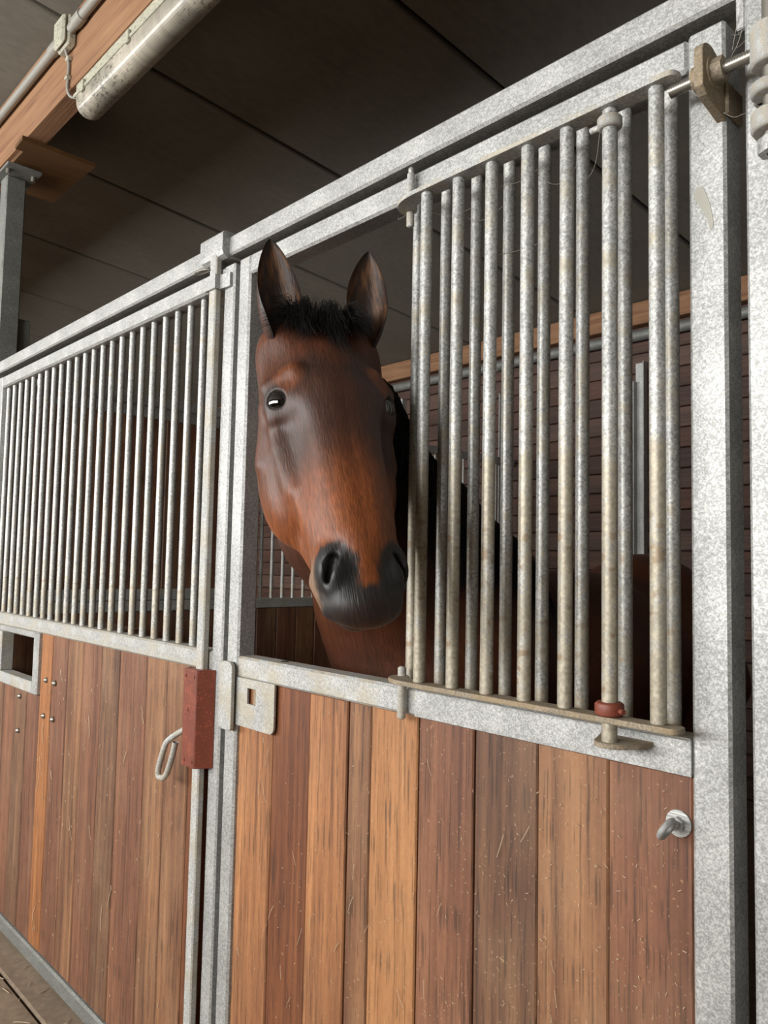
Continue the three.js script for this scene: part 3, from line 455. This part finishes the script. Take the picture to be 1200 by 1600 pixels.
// ------------------------------------------------------------------ the horse
{
  const HEAD = new THREE.Matrix4().makeRotationFromEuler(new THREE.Euler(-0.4846, 1.1286, 0.0297, 'YXZ')).setPosition(-1.0465, 1.919, 0.1663);
  const INV = HEAD.clone().invert().elements;
  const toW = (x, y, z) => new THREE.Vector3(x, y, z).applyMatrix4(HEAD);
  const smin = (a, b, k) => { const h = Math.max(k - Math.abs(a - b), 0) / k; return Math.min(a, b) - h * h * k * 0.25; };
  const smax = (a, b, k) => -smin(-a, -b, k);
  const ell = (x, y, z, cx, cy, cz, rx, ry, rz) => { const a = (x - cx) / rx, b = (y - cy) / ry, c = (z - cz) / rz, k0 = Math.hypot(a, b, c), k1 = Math.hypot(a / rx, b / ry, c / rz); return k1 < 1e-9 ? -Math.min(rx, ry, rz) : k0 * (k0 - 1) / k1; };
  const cone = (x, y, z, a, b, r1, r2) => { const bx = b[0] - a[0], by = b[1] - a[1], bz = b[2] - a[2], px = x - a[0], py = y - a[1], pz = z - a[2], h = clamp((px * bx + py * by + pz * bz) / (bx * bx + by * by + bz * bz)); return Math.hypot(px - bx * h, py - by * h, pz - bz * h) - (r1 + (r2 - r1) * h); };
  const EYE = [0.086, -0.188, -0.040], EYER = 0.0245, EYED = [0.66, -0.12, 0.742];
  // head in its own axes: origin at the poll, -y towards the muzzle, +z out of the nose, mirrored in x
  function head(px, y, z) {
    const x = Math.abs(px); let d;
    d = ell(x, y, z, 0, -0.10, -0.075, 0.090, 0.125, 0.082);                                // skull
    d = smin(d, ell(x, y, z, 0, -0.175, -0.045, 0.096, 0.092, 0.062), 0.04);                // forehead
    d = smin(d, ell(x, y, z, 0.070, -0.130, -0.078, 0.042, 0.085, 0.050), 0.03);            // temple
    d = smin(d, ell(x, y, z, 0.066, -0.050, -0.072, 0.046, 0.062, 0.050), 0.03);            // ear base
    d = smin(d, Math.hypot(x - EYE[0], y - EYE[1], z - EYE[2]) - 0.0275, 0.020);            // eye socket
    d = smin(d, cone(x, y, z, [0.068, -0.148, -0.006], [0.103, -0.152, -0.044], 0.013, 0.013), 0.020); // brow
    d = smin(d, cone(x, y, z, [0.070, -0.216, -0.014], [0.098, -0.218, -0.045], 0.008, 0.009), 0.030); // lower lid
    d = smin(d, cone(x, y, z, [0.030, -0.21, -0.028], [0.018, -0.46, -0.012], 0.048, 0.035), 0.035);   // nose bone
    d = smin(d, cone(x, y, z, [0, -0.20, -0.026], [0, -0.48, -0.010], 0.052, 0.038), 0.03);
    d = smin(d, cone(x, y, z, [0.048, -0.27, -0.070], [0.028, -0.475, -0.046], 0.048, 0.037), 0.03);   // upper jaw
    d = smin(d, cone(x, y, z, [0.092, -0.230, -0.062], [0.074, -0.350, -0.050], 0.012, 0.009), 0.020); // cheek ridge
    d = smin(d, ell(x, y, z, 0.070, -0.278, -0.125, 0.048, 0.120, 0.075), 0.022);           // cheek muscle
    d = smin(d, cone(x, y, z, [0.050, -0.31, -0.160], [0.024, -0.49, -0.086], 0.034, 0.024), 0.03);    // lower jaw
    d = smin(d, ell(x, y, z, 0, -0.520, -0.036, 0.055, 0.060, 0.047), 0.03);                // muzzle
    d = smin(d, ell(x, y, z, 0.047, -0.510, -0.014, 0.022, 0.036, 0.028), 0.018);           // nostril wings
    d = smin(d, ell(x, y, z, 0, -0.562, -0.026, 0.053, 0.031, 0.035), 0.022);               // upper lip
    d = smin(d, cone(x, y, z, [0.052, -0.51, -0.055], [0.044, -0.555, -0.046], 0.018, 0.014), 0.02);   // lip corner
    d = smin(d, ell(x, y, z, 0, -0.548, -0.076, 0.034, 0.030, 0.022), 0.012);               // lower lip
    d = smin(d, cone(x, y, z, [0.100, -0.175, -0.082], [0.108, -0.262, -0.108], 0.013, 0.013), 0.025);  // cheek arch
    // carvings
    d = smax(d, -ell(x, y, z, EYE[0] + EYED[0] * 0.026, EYE[1] + EYED[1] * 0.026, EYE[2] + EYED[2] * 0.026, 0.0188, 0.0142, 0.0150), 0.004);
    d = smax(d, -cone(x, y, z, [0.041, -0.486, 0.022], [0.056, -0.508, 0.010], 0.0050, 0.0070), 0.008);
    d = smax(d, -cone(x, y, z, [0.056, -0.508, 0.010], [0.064, -0.535, -0.004], 0.0070, 0.0058), 0.008);
    d = smax(d, -cone(x, y, z, [0.046, -0.500, 0.004], [0.052, -0.525, -0.010], 0.006, 0.007), 0.008);
    d = smax(d, -cone(x, y, z, [0.062, -0.515, -0.062], [0.048, -0.572, -0.056], 0.0030, 0.0042), 0.006);
    d = smax(d, -cone(x, y, z, [0.048, -0.572, -0.056], [0, -0.590, -0.046], 0.0042, 0.005), 0.006);
    d = smax(d, -ell(x, y, z, 0.098, -0.300, -0.004, 0.024, 0.085, 0.030), 0.035);          // hollow in front of the cheek ridge
    d = smax(d, -ell(x, y, z, 0.110, -0.095, -0.010, 0.022, 0.035, 0.026), 0.03);           // temple hollow
    d = smax(d, -cone(x, y, z, [0.122, -0.28, -0.062], [0.104, -0.400, -0.088], 0.012, 0.010), 0.014);  // groove between nose and cheek
    return d;
  }
  const P = (v) => [v.x, v.y, v.z];
  const poll = P(toW(0, -0.065, -0.115)), throat = P(toW(0, -0.17, -0.175)), BX = -1.38;
  const crest1 = [-1.325, 1.80, -0.15], crest2 = [-1.40, 1.60, -0.48], withers = [BX, 1.425, -0.76];
  const gul1 = [-1.325, 1.55, -0.09], gul2 = [-1.395, 1.36, -0.30], chest = [BX, 1.10, -0.42];
  function body(x, y, z) {
    let d = cone(x, y, z, poll, crest1, 0.072, 0.078);
    d = smin(d, cone(x, y, z, crest1, crest2, 0.078, 0.085), 0.09); d = smin(d, cone(x, y, z, crest2, withers, 0.085, 0.115), 0.09);
    d = smin(d, cone(x, y, z, throat, gul1, 0.068, 0.092), 0.10); d = smin(d, cone(x, y, z, gul1, gul2, 0.092, 0.13), 0.11); d = smin(d, cone(x, y, z, gul2, chest, 0.13, 0.19), 0.08);
    d = smin(d, cone(x, y, z, [-1.33, 1.68, -0.16], [-1.385, 1.45, -0.50], 0.085, 0.13), 0.11);
    d = smin(d, ell(x, y, z, BX, 1.13, -0.60, 0.255, 0.34, 0.33), 0.08);
    d = smin(d, ell(x, y, z, BX, 1.13, -1.10, 0.300, 0.335, 0.58), 0.08);
    d = smin(d, ell(x, y, z, BX - 0.01, 1.20, -1.62, 0.285, 0.325, 0.36), 0.08);
    if (y < 1.35) for (const s of [-1, 1]) {
      const fx = BX + s * 0.135, hx = BX + s * 0.14;
      d = smin(d, cone(x, y, z, [fx, 1.02, -0.56], [fx, 0.62, -0.54], 0.11, 0.055), 0.06); d = smin(d, cone(x, y, z, [fx, 0.62, -0.54], [fx, 0.24, -0.55], 0.052, 0.036), 0.02); d = smin(d, cone(x, y, z, [fx, 0.24, -0.55], [fx, 0.145, -0.51], 0.040, 0.058), 0.015);
      d = smin(d, cone(x, y, z, [hx, 1.08, -1.66], [hx, 0.80, -1.55], 0.20, 0.11), 0.06); d = smin(d, cone(x, y, z, [hx, 0.80, -1.55], [hx, 0.60, -1.82], 0.10, 0.055), 0.04); d = smin(d, cone(x, y, z, [hx, 0.60, -1.82], [hx, 0.24, -1.76], 0.052, 0.038), 0.02); d = smin(d, cone(x, y, z, [hx, 0.24, -1.76], [hx, 0.145, -1.71], 0.040, 0.058), 0.015);
    }
    if (y < 0.16) d = Math.max(d, FLOOR - y);
    return d;
  }
  const full = (x, y, z) => {
    const lx = INV[0] * x + INV[4] * y + INV[8] * z + INV[12], ly = INV[1] * x + INV[5] * y + INV[9] * z + INV[13], lz = INV[2] * x + INV[6] * y + INV[10] * z + INV[14];
    const far = Math.hypot(lx, ly + 0.28, lz + 0.08); if (far > 0.55) return body(x, y, z);
    return smin(head(lx, ly, lz), body(x, y, z), 0.035);
  };
  function surface(f, lo, hi, c) { // surface nets
    const n = [0, 1, 2].map(i => Math.ceil((hi[i] - lo[i]) / c) + 1), [nx, ny, nz] = n, V = new Float32Array(nx * ny * nz).fill(1), B = 4, id = (i, j, k) => i + nx * (j + ny * k);
    for (let K = 0; K < nz; K += B) for (let J = 0; J < ny; J += B) for (let I = 0; I < nx; I += B) {
      const m = f(lo[0] + (I + 1.5) * c, lo[1] + (J + 1.5) * c, lo[2] + (K + 1.5) * c), near = Math.abs(m) < c * 5.5;
      for (let k = K; k < Math.min(K + B, nz); k++) for (let j = J; j < Math.min(J + B, ny); j++) for (let i = I; i < Math.min(I + B, nx); i++) V[id(i, j, k)] = near ? f(lo[0] + i * c, lo[1] + j * c, lo[2] + k * c) : m;
    }
    const vi = new Int32Array(nx * ny * nz).fill(-1), pos = [], idx = [];
    for (let k = 0; k < nz - 1; k++) for (let j = 0; j < ny - 1; j++) for (let i = 0; i < nx - 1; i++) {
      let s = 0; for (let q = 0; q < 8; q++) if (V[id(i + (q & 1), j + ((q >> 1) & 1), k + (q >> 2))] < 0) s++;
      if (s === 0 || s === 8) continue;
      let sx = 0, sy = 0, sz = 0, m = 0;
      for (let a = 0; a < 8; a++) for (let ax = 0; ax < 3; ax++) { const b = a | (1 << ax); if (b === a) continue;
        const va = V[id(i + (a & 1), j + ((a >> 1) & 1), k + (a >> 2))], vb = V[id(i + (b & 1), j + ((b >> 1) & 1), k + (b >> 2))];
        if ((va < 0) === (vb < 0)) continue; const t = va / (va - vb); const p = [a & 1, (a >> 1) & 1, a >> 2]; p[ax] += t; sx += p[0]; sy += p[1]; sz += p[2]; m++; }
      vi[id(i, j, k)] = pos.length / 3; pos.push(lo[0] + (i + sx / m) * c, lo[1] + (j + sy / m) * c, lo[2] + (k + sz / m) * c);
    }
    const quad = (a, b, d, e, fl) => { if (a < 0 || b < 0 || d < 0 || e < 0) return; if (fl) idx.push(a, d, b, a, e, d); else idx.push(a, b, d, a, d, e); };
    for (let k = 1; k < nz - 1; k++) for (let j = 1; j < ny - 1; j++) for (let i = 1; i < nx - 1; i++) {
      const v = V[id(i, j, k)] < 0;
      if (v !== (V[id(i + 1, j, k)] < 0)) quad(vi[id(i, j - 1, k - 1)], vi[id(i, j, k - 1)], vi[id(i, j, k)], vi[id(i, j - 1, k)], !v);
      if (v !== (V[id(i, j + 1, k)] < 0)) quad(vi[id(i - 1, j, k - 1)], vi[id(i - 1, j, k)], vi[id(i, j, k)], vi[id(i, j, k - 1)], !v);
      if (v !== (V[id(i, j, k + 1)] < 0)) quad(vi[id(i - 1, j - 1, k)], vi[id(i, j - 1, k)], vi[id(i, j, k)], vi[id(i - 1, j, k)], !v);
    }
    return { pos, idx };
  }
  // coat: deep bay, sooty forehead, bright rust nose, charcoal muzzle, pale lips' corners
  const n3 = (x, y, z, s) => { const i = Math.floor(z); return mix(vnoise(x, y, 4096, 4096, s + i), vnoise(x, y, 4096, 4096, s + i + 1), sstep(0, 1, z - i)); };
  const RUST = [0.265, 0.070, 0.015], BAY = [0.118, 0.034, 0.012], SOOT = [0.045, 0.017, 0.010], CHAR = [0.020, 0.018, 0.018], PALE = [0.30, 0.19, 0.12], BLACK = [0.010, 0.008, 0.008];
  function coatHead(px, y, z) {
    const x = Math.abs(px), hair = n3(px * 420 + 500, y * 90 + 500, z * 200 + 300, 3), blot = n3(px * 28 + 50, y * 22 + 50, z * 22 + 50, 9);
    let c = BAY;
    c = mix3(c, RUST, clamp(sstep(-0.27, -0.42, y + 0.03 * (blot - 0.5)) * 0.95 + sstep(-0.09, -0.17, z) * 0.45 + 0.35 * (blot - 0.45)));
    const mask = sstep(0.09, 0.03, Math.abs(y + 0.22 + 0.02 * (blot - .5)) * 0.55 + 0.35 * Math.abs(x - 0.04)) * sstep(-0.09, -0.02, z);
    c = mix3(c, SOOT, 0.75 * mask + 0.35 * sstep(-0.05, -0.14, y) * sstep(-0.2, -0.14, y) * sstep(-0.08, -0.02, z));
    c = mix3(c, RUST, 0.55 * sstep(0.03, 0.012, Math.hypot(x - 0.078, (y + 0.158) * 0.8, (z + 0.01) * 0.8) - 0.004));
    c = mix3(c, SOOT, 0.7 * sstep(0.05, 0.02, Math.hypot((x - 0.075) * 1.2, (y + 0.275) * 0.55, (z + 0.07) * 0.7)));          // grey cheek hollow
    const m1 = Math.hypot((x - 0.050) * 1.2, (y + 0.522) * 0.95, (z - 0.006) * 0.8), m2 = 0.043 + (y + 0.543) * 0.9 + Math.max(0, x - 0.044) * 0.6 + Math.max(0, -0.045 - z) * 0.5;
    const mz = smin(m1, m2, 0.020) + 0.010 * (hair - 0.5) + 0.008 * (blot - 0.5);
    c = mix3(c, CHAR, sstep(0.050, 0.038, mz));
    c = mix3(c, PALE, 0.85 * sstep(0.046, 0.016, Math.hypot((x - 0.060) * 0.9, (y + 0.518) * 0.72, (z + 0.052) * 1.0)) * sstep(0.032, 0.046, mz));
    const e = Math.hypot(x - EYE[0] - 0.012, (y - EYE[1]), z - EYE[2] - 0.008);
    c = mix3(c, [0.055, 0.044, 0.041], 0.85 * sstep(0.030, 0.021, e));
    c = mix3(c, BLACK, 0.8 * sstep(-0.03, 0.0, y) * sstep(-0.02, -0.06, z));
    return c.map(v => v * (0.86 + 0.28 * hair));
  }
  function coatBody(x, y, z) {
    const blot = n3(x * 9 + 50, y * 9 + 50, z * 9 + 50, 21), hair = n3(x * 150 + 500, y * 60 + 500, z * 150 + 300, 27); let c = mix3([0.085, 0.025, 0.010], RUST, clamp(0.10 + 0.5 * (blot - 0.5)));
    c = mix3(c, BLACK, sstep(0.8, 0.6, y)); return c.map(v => v * (0.88 + 0.24 * hair));
  }
  function skin(s, keep) {
    const p = s.pos, n = p.length / 3, nor = new Float32Array(n * 3), col = new Float32Array(n * 3), e = 0.0016;
    for (let i = 0; i < n; i++) {
      const x = p[3 * i], y = p[3 * i + 1], z = p[3 * i + 2];
      let a = full(x + e, y, z) - full(x - e, y, z), b = full(x, y + e, z) - full(x, y - e, z), c = full(x, y, z + e) - full(x, y, z - e); const l = Math.hypot(a, b, c) || 1;
      nor.set([a / l, b / l, c / l], 3 * i);
      const lx = INV[0] * x + INV[4] * y + INV[8] * z + INV[12], ly = INV[1] * x + INV[5] * y + INV[9] * z + INV[13], lz = INV[2] * x + INV[6] * y + INV[10] * z + INV[14];
      const far = Math.hypot(lx, ly + 0.26, lz + 0.08), w = sstep(0.30, 0.40, far) ; let k = w < 1 ? coatHead(lx, ly, lz) : [0, 0, 0]; if (w > 0) k = mix3(k, coatBody(x, y, z), w);
      col.set(k, 3 * i);
    }
    const idx = []; for (let t = 0; t < s.idx.length; t += 3) { const a = 3 * s.idx[t], b = 3 * s.idx[t + 1], c = 3 * s.idx[t + 2]; if (keep((p[a] + p[b] + p[c]) / 3, (p[a + 1] + p[b + 1] + p[c + 1]) / 3, (p[a + 2] + p[b + 2] + p[c + 2]) / 3)) idx.push(s.idx[t], s.idx[t + 1], s.idx[t + 2]); }
    const g = new THREE.BufferGeometry(); g.setAttribute('position', new THREE.Float32BufferAttribute(p, 3)); g.setAttribute('normal', new THREE.BufferAttribute(nor, 3)); g.setAttribute('color', new THREE.BufferAttribute(col, 3)); g.setIndex(idx);
    return g;
  }
  // fine mesh on the head's side of a plane across the neck, coarse mesh beyond it
  const split = (x, y, z) => (x + 1.27) * 0.82 + (z + 0.02) * 0.57;
  const hs = surface(full, [-1.42, 1.28, -0.14], [-0.70, 2.02, 0.42], 0.0036), bs = surface(full, [-1.74, FLOOR - 0.012, -2.06], [-1.02, 2.0, 0.20], 0.012);
  const gh = skin(hs, (x, y, z) => split(x, y, z) > -0.004), gb = skin(bs, (x, y, z) => split(x, y, z) < 0.004);
  // ears: cupped leaves, opening forward
  function ear(s) {
    const NV = 26, NU = 18, pos = [], col = [], idx = [];
    const base = new THREE.Vector3(s * 0.073, -0.060, -0.060), ax = new THREE.Vector3(s * 0.09, 0.88, 0.46).normalize(), side = new THREE.Vector3(1, 0, 0).addScaledVector(ax, -ax.x).normalize(), back = new THREE.Vector3().crossVectors(side, ax).normalize();
    const turn = s * 0.10, sd = side.clone().multiplyScalar(Math.cos(turn)).addScaledVector(back, Math.sin(turn)), bk = back.clone().multiplyScalar(Math.cos(turn)).addScaledVector(side, -Math.sin(turn)); // bk points out of the opening
    const L = 0.208;
    for (const lay of [0, 1]) for (let j = 0; j <= NV; j++) for (let i = 0; i <= NU; i++) {
      const v = j / NV, u = i / NU * 2 - 1, w = 0.0375 * Math.pow(Math.sin(Math.PI * mix(0.05, 1, Math.pow(v, 1.0))), 0.74) + 0.0008, open = mix(2.35, 1.35, sstep(0, 0.8, v)), a = u * open, th = lay ? 0 : 0.0045 * (1 - u * u * 0.8) * (1 - v * 0.7);
      const rad = w / Math.max(Math.sin(Math.min(open, Math.PI / 2)), 0.6);
      const X = Math.sin(a) * (rad + th), Z = -Math.cos(a) * (rad * 0.85 + th) + rad * 0.35;
      const q = base.clone().addScaledVector(ax, v * L).addScaledVector(sd, X).addScaledVector(bk, Z + 0.012 * Math.sin(Math.PI * v)).applyMatrix4(HEAD); pos.push(q.x, q.y, q.z);
      const nz = vnoise(u * 30 + 60, v * 14 + 60, 4096, 4096, 91), rim = sstep(0.80, 0.97, Math.abs(u)) + sstep(0.88, 1, v);
      const tuft = vnoise(u * 5 + 60, v * 5 + 60, 4096, 4096, 97);
      let c = lay ? mix3([0.050, 0.022, 0.012], [0.20, 0.088, 0.034], sstep(0.42, 0.70, 0.55 * tuft + 0.45 * nz)) : mix3(BAY, SOOT, 0.6);
      c = mix3(c, BLACK, clamp(rim) * 0.85); col.push(...c);
    }
    const row = NU + 1, lay1 = row * (NV + 1);
    for (const o of [0, lay1]) for (let j = 0; j < NV; j++) for (let i = 0; i < NU; i++) { const a = o + j * row + i, b = a + 1, c = a + row, d = c + 1; if (o) idx.push(a, c, b, b, c, d); else idx.push(a, b, c, b, d, c); }
    for (let j = 0; j < NV; j++) for (const i of [0, NU]) { const a = j * row + i, c = a + row; idx.push(a, c, a + lay1, c, c + lay1, a + lay1); }
    const g = new THREE.BufferGeometry(); g.setAttribute('position', new THREE.Float32BufferAttribute(pos, 3)); g.setAttribute('color', new THREE.Float32BufferAttribute(col, 3)); g.setIndex(idx); g.computeVertexNormals(); return g;
  }
  const nonIdx = (g) => { const q = g.toNonIndexed(), p = q.attributes.position, uv = new Float32Array(p.count * 2), v = new THREE.Vector3(), m = HEAD.clone().invert(); for (let i = 0; i < p.count; i++) { v.fromBufferAttribute(p, i).applyMatrix4(m); uv[2 * i] = v.x + 0.45 * v.z; uv[2 * i + 1] = v.y + 0.25 * v.x; } q.setAttribute('uv', new THREE.BufferAttribute(uv, 2)); return q; };
  const horse = thing('horse', 'bay horse looking out of the stall door with ears pricked', 'horse', [BX, FLOOR, -1.1]);
  const texHair = rep(texture(512, 512, (u, v) => { const a = 0.55 * fbm(u, v, 150, 26, 2, 1001) + 0.45 * fbm(u, v, 60, 10, 3, 1011), k = clamp(0.86 + 0.5 * (a - 0.5)); return [k, k, k]; }), 4, 4);
  const coat = new THREE.MeshPhysicalMaterial({ vertexColors: true, map: texHair, bumpMap: texHair, bumpScale: 0.0009, roughness: 0.52, sheen: 0.14, sheenRoughness: 0.45, sheenColor: new THREE.Color().setRGB(0.55, 0.48, 0.46), side: THREE.DoubleSide });
  part('body', mergeGeometries([nonIdx(gh), nonIdx(gb), nonIdx(ear(1)), nonIdx(ear(-1))]), coat, horse);
  // eyes
  const eyeMat = new THREE.MeshPhysicalMaterial({ color: 0x0b0706, roughness: 0.06, clearcoat: 1, clearcoatRoughness: 0.02 });
  const white = new THREE.MeshStandardMaterial({ color: 0x8a8480, roughness: 0.3 });
  for (const s of [-1, 1]) {
    const g = new THREE.SphereGeometry(EYER, 32, 24); g.translate(s * EYE[0], EYE[1], EYE[2]); g.applyMatrix4(HEAD); part('eye', g, eyeMat, horse, 'dark glossy eye');
  }
  // hair: tapering three-sided strands
  function strands(list) {
    const pos = [], idx = [];
    for (const { pts, r } of list) {
      const c = new THREE.CatmullRomCurve3(pts), N = 9, base = pos.length / 3;
      for (let j = 0; j <= N; j++) { const t = j / N, p = c.getPoint(t), d = c.getTangent(t), a = new THREE.Vector3(-d.z, 0.01, d.x).normalize(), b = new THREE.Vector3().crossVectors(d, a), w = r * (1 - 0.85 * t); for (let k = 0; k < 3; k++) { const q = k * 2.0944; pos.push(p.x + w * (a.x * Math.cos(q) + b.x * Math.sin(q)), p.y + w * (a.y * Math.cos(q) + b.y * Math.sin(q)), p.z + w * (a.z * Math.cos(q) + b.z * Math.sin(q))); } }
      for (let j = 0; j < N; j++) for (let k = 0; k < 3; k++) { const a = base + j * 3 + k, b = base + j * 3 + (k + 1) % 3; idx.push(a, b, a + 3, b, b + 3, a + 3); }
    }
    const g = new THREE.BufferGeometry(); g.setAttribute('position', new THREE.Float32BufferAttribute(pos, 3)); g.setIndex(idx); g.computeVertexNormals(); return g;
  }
  const hairMat = new THREE.MeshPhysicalMaterial({ color: 0x0d0b0b, roughness: 0.45, sheen: 0.2, sheenColor: new THREE.Color(0x555555) });
  const push = (v, off) => { for (let i = 0; i < 3; i++) { const e = 0.004, d = full(v.x, v.y, v.z); if (d >= off) break; const g = new THREE.Vector3(full(v.x + e, v.y, v.z) - full(v.x - e, v.y, v.z), full(v.x, v.y + e, v.z) - full(v.x, v.y - e, v.z), full(v.x, v.y, v.z + e) - full(v.x, v.y, v.z - e)).normalize(); v.addScaledVector(g, off - d); } return v; };
  { const l = [];
    for (let i = 0; i < 1500; i++) {
      const u = rr(-1, 1), x0 = u * 0.058, lk = Math.sin(u * 9 + 1) * 0.6, lean = lk + rr(-0.5, 0.5) + u * 0.6 - 0.4, len = rr(0.04, 0.10) * (1 - 0.45 * Math.abs(u)) * (1 + 0.3 * Math.sin(u * 7)), y0 = rr(-0.03, 0.010), z0 = rr(-0.06, -0.015), up = rr(0.001, 0.014);
      const a = push(toW(x0, y0, z0), 0.002), m = push(toW(x0 + lean * 0.010, y0 + 0.004, z0 + 0.028 + up * 0.6), 0.004 + up), b = push(toW(x0 + lean * 0.022 + rr(-.006, .006), y0 - len * 0.5, z0 + 0.045), 0.003 + up * 0.6), c = push(toW(x0 + lean * 0.034 + rr(-.010, .010), y0 - len, z0 + 0.052), 0.002 + rr(0, 0.008));
      l.push({ pts: [a, m, b, c], r: rr(0.0004, 0.0009) });
    }
    part('forelock', strands(l), hairMat, horse, 'short black forelock'); }
  { const l = [], cr = new THREE.CatmullRomCurve3([toW(0, 0.005, -0.085), new THREE.Vector3(crest1[0], crest1[1] + 0.07, crest1[2]), new THREE.Vector3(crest2[0], crest2[1] + 0.085, crest2[2]), new THREE.Vector3(withers[0], withers[1] + 0.115, withers[2])]);
    for (let i = 0; i < 1500; i++) {
      const t = 0.16 + 0.84 * rnd(), p = cr.getPoint(t), len = rr(0.16, 0.30), w = rr(-0.02, 0.02);
      const sx = 0.80, sz = -0.35; // falls over the horse's left side
      const a = push(p.clone().add(new THREE.Vector3(w, -0.01, w)), 0.001), b = push(p.clone().add(new THREE.Vector3(sx * 0.06, -0.01 - 0.02, sz * 0.03)), 0.006 + rr(0, .012)), c = push(p.clone().add(new THREE.Vector3(sx * 0.12 + w, -0.03 - len * 0.5, sz * 0.05 + w)), 0.006 + rr(0, .012)), d = push(p.clone().add(new THREE.Vector3(sx * 0.13 + w, -0.04 - len, sz * 0.05 + w * 2)), 0.004 + rr(0, .012));
      l.push({ pts: [a, b, c, d], r: rr(0.0012, 0.0024) });
    }
    part('mane', strands(l), hairMat, horse, 'black mane falling over the neck'); }
  { const l = []; for (let i = 0; i < 260; i++) { const a = rr(0, 6.28), q = rr(0, 0.05); l.push({ pts: [new THREE.Vector3(BX - 0.01 + 0.02 * Math.cos(a), 1.33, -1.93), new THREE.Vector3(BX + q * Math.cos(a), 1.24, -2.02), new THREE.Vector3(BX + q * Math.cos(a), 0.8, -2.03 - q * Math.sin(a)), new THREE.Vector3(BX + q * Math.cos(a), rr(0.5, 0.65), -2.02 - q * Math.sin(a))], r: 0.003 }); } part('tail', strands(l), hairMat, horse, 'black tail'); }
}
renderer.render(scene, camera);
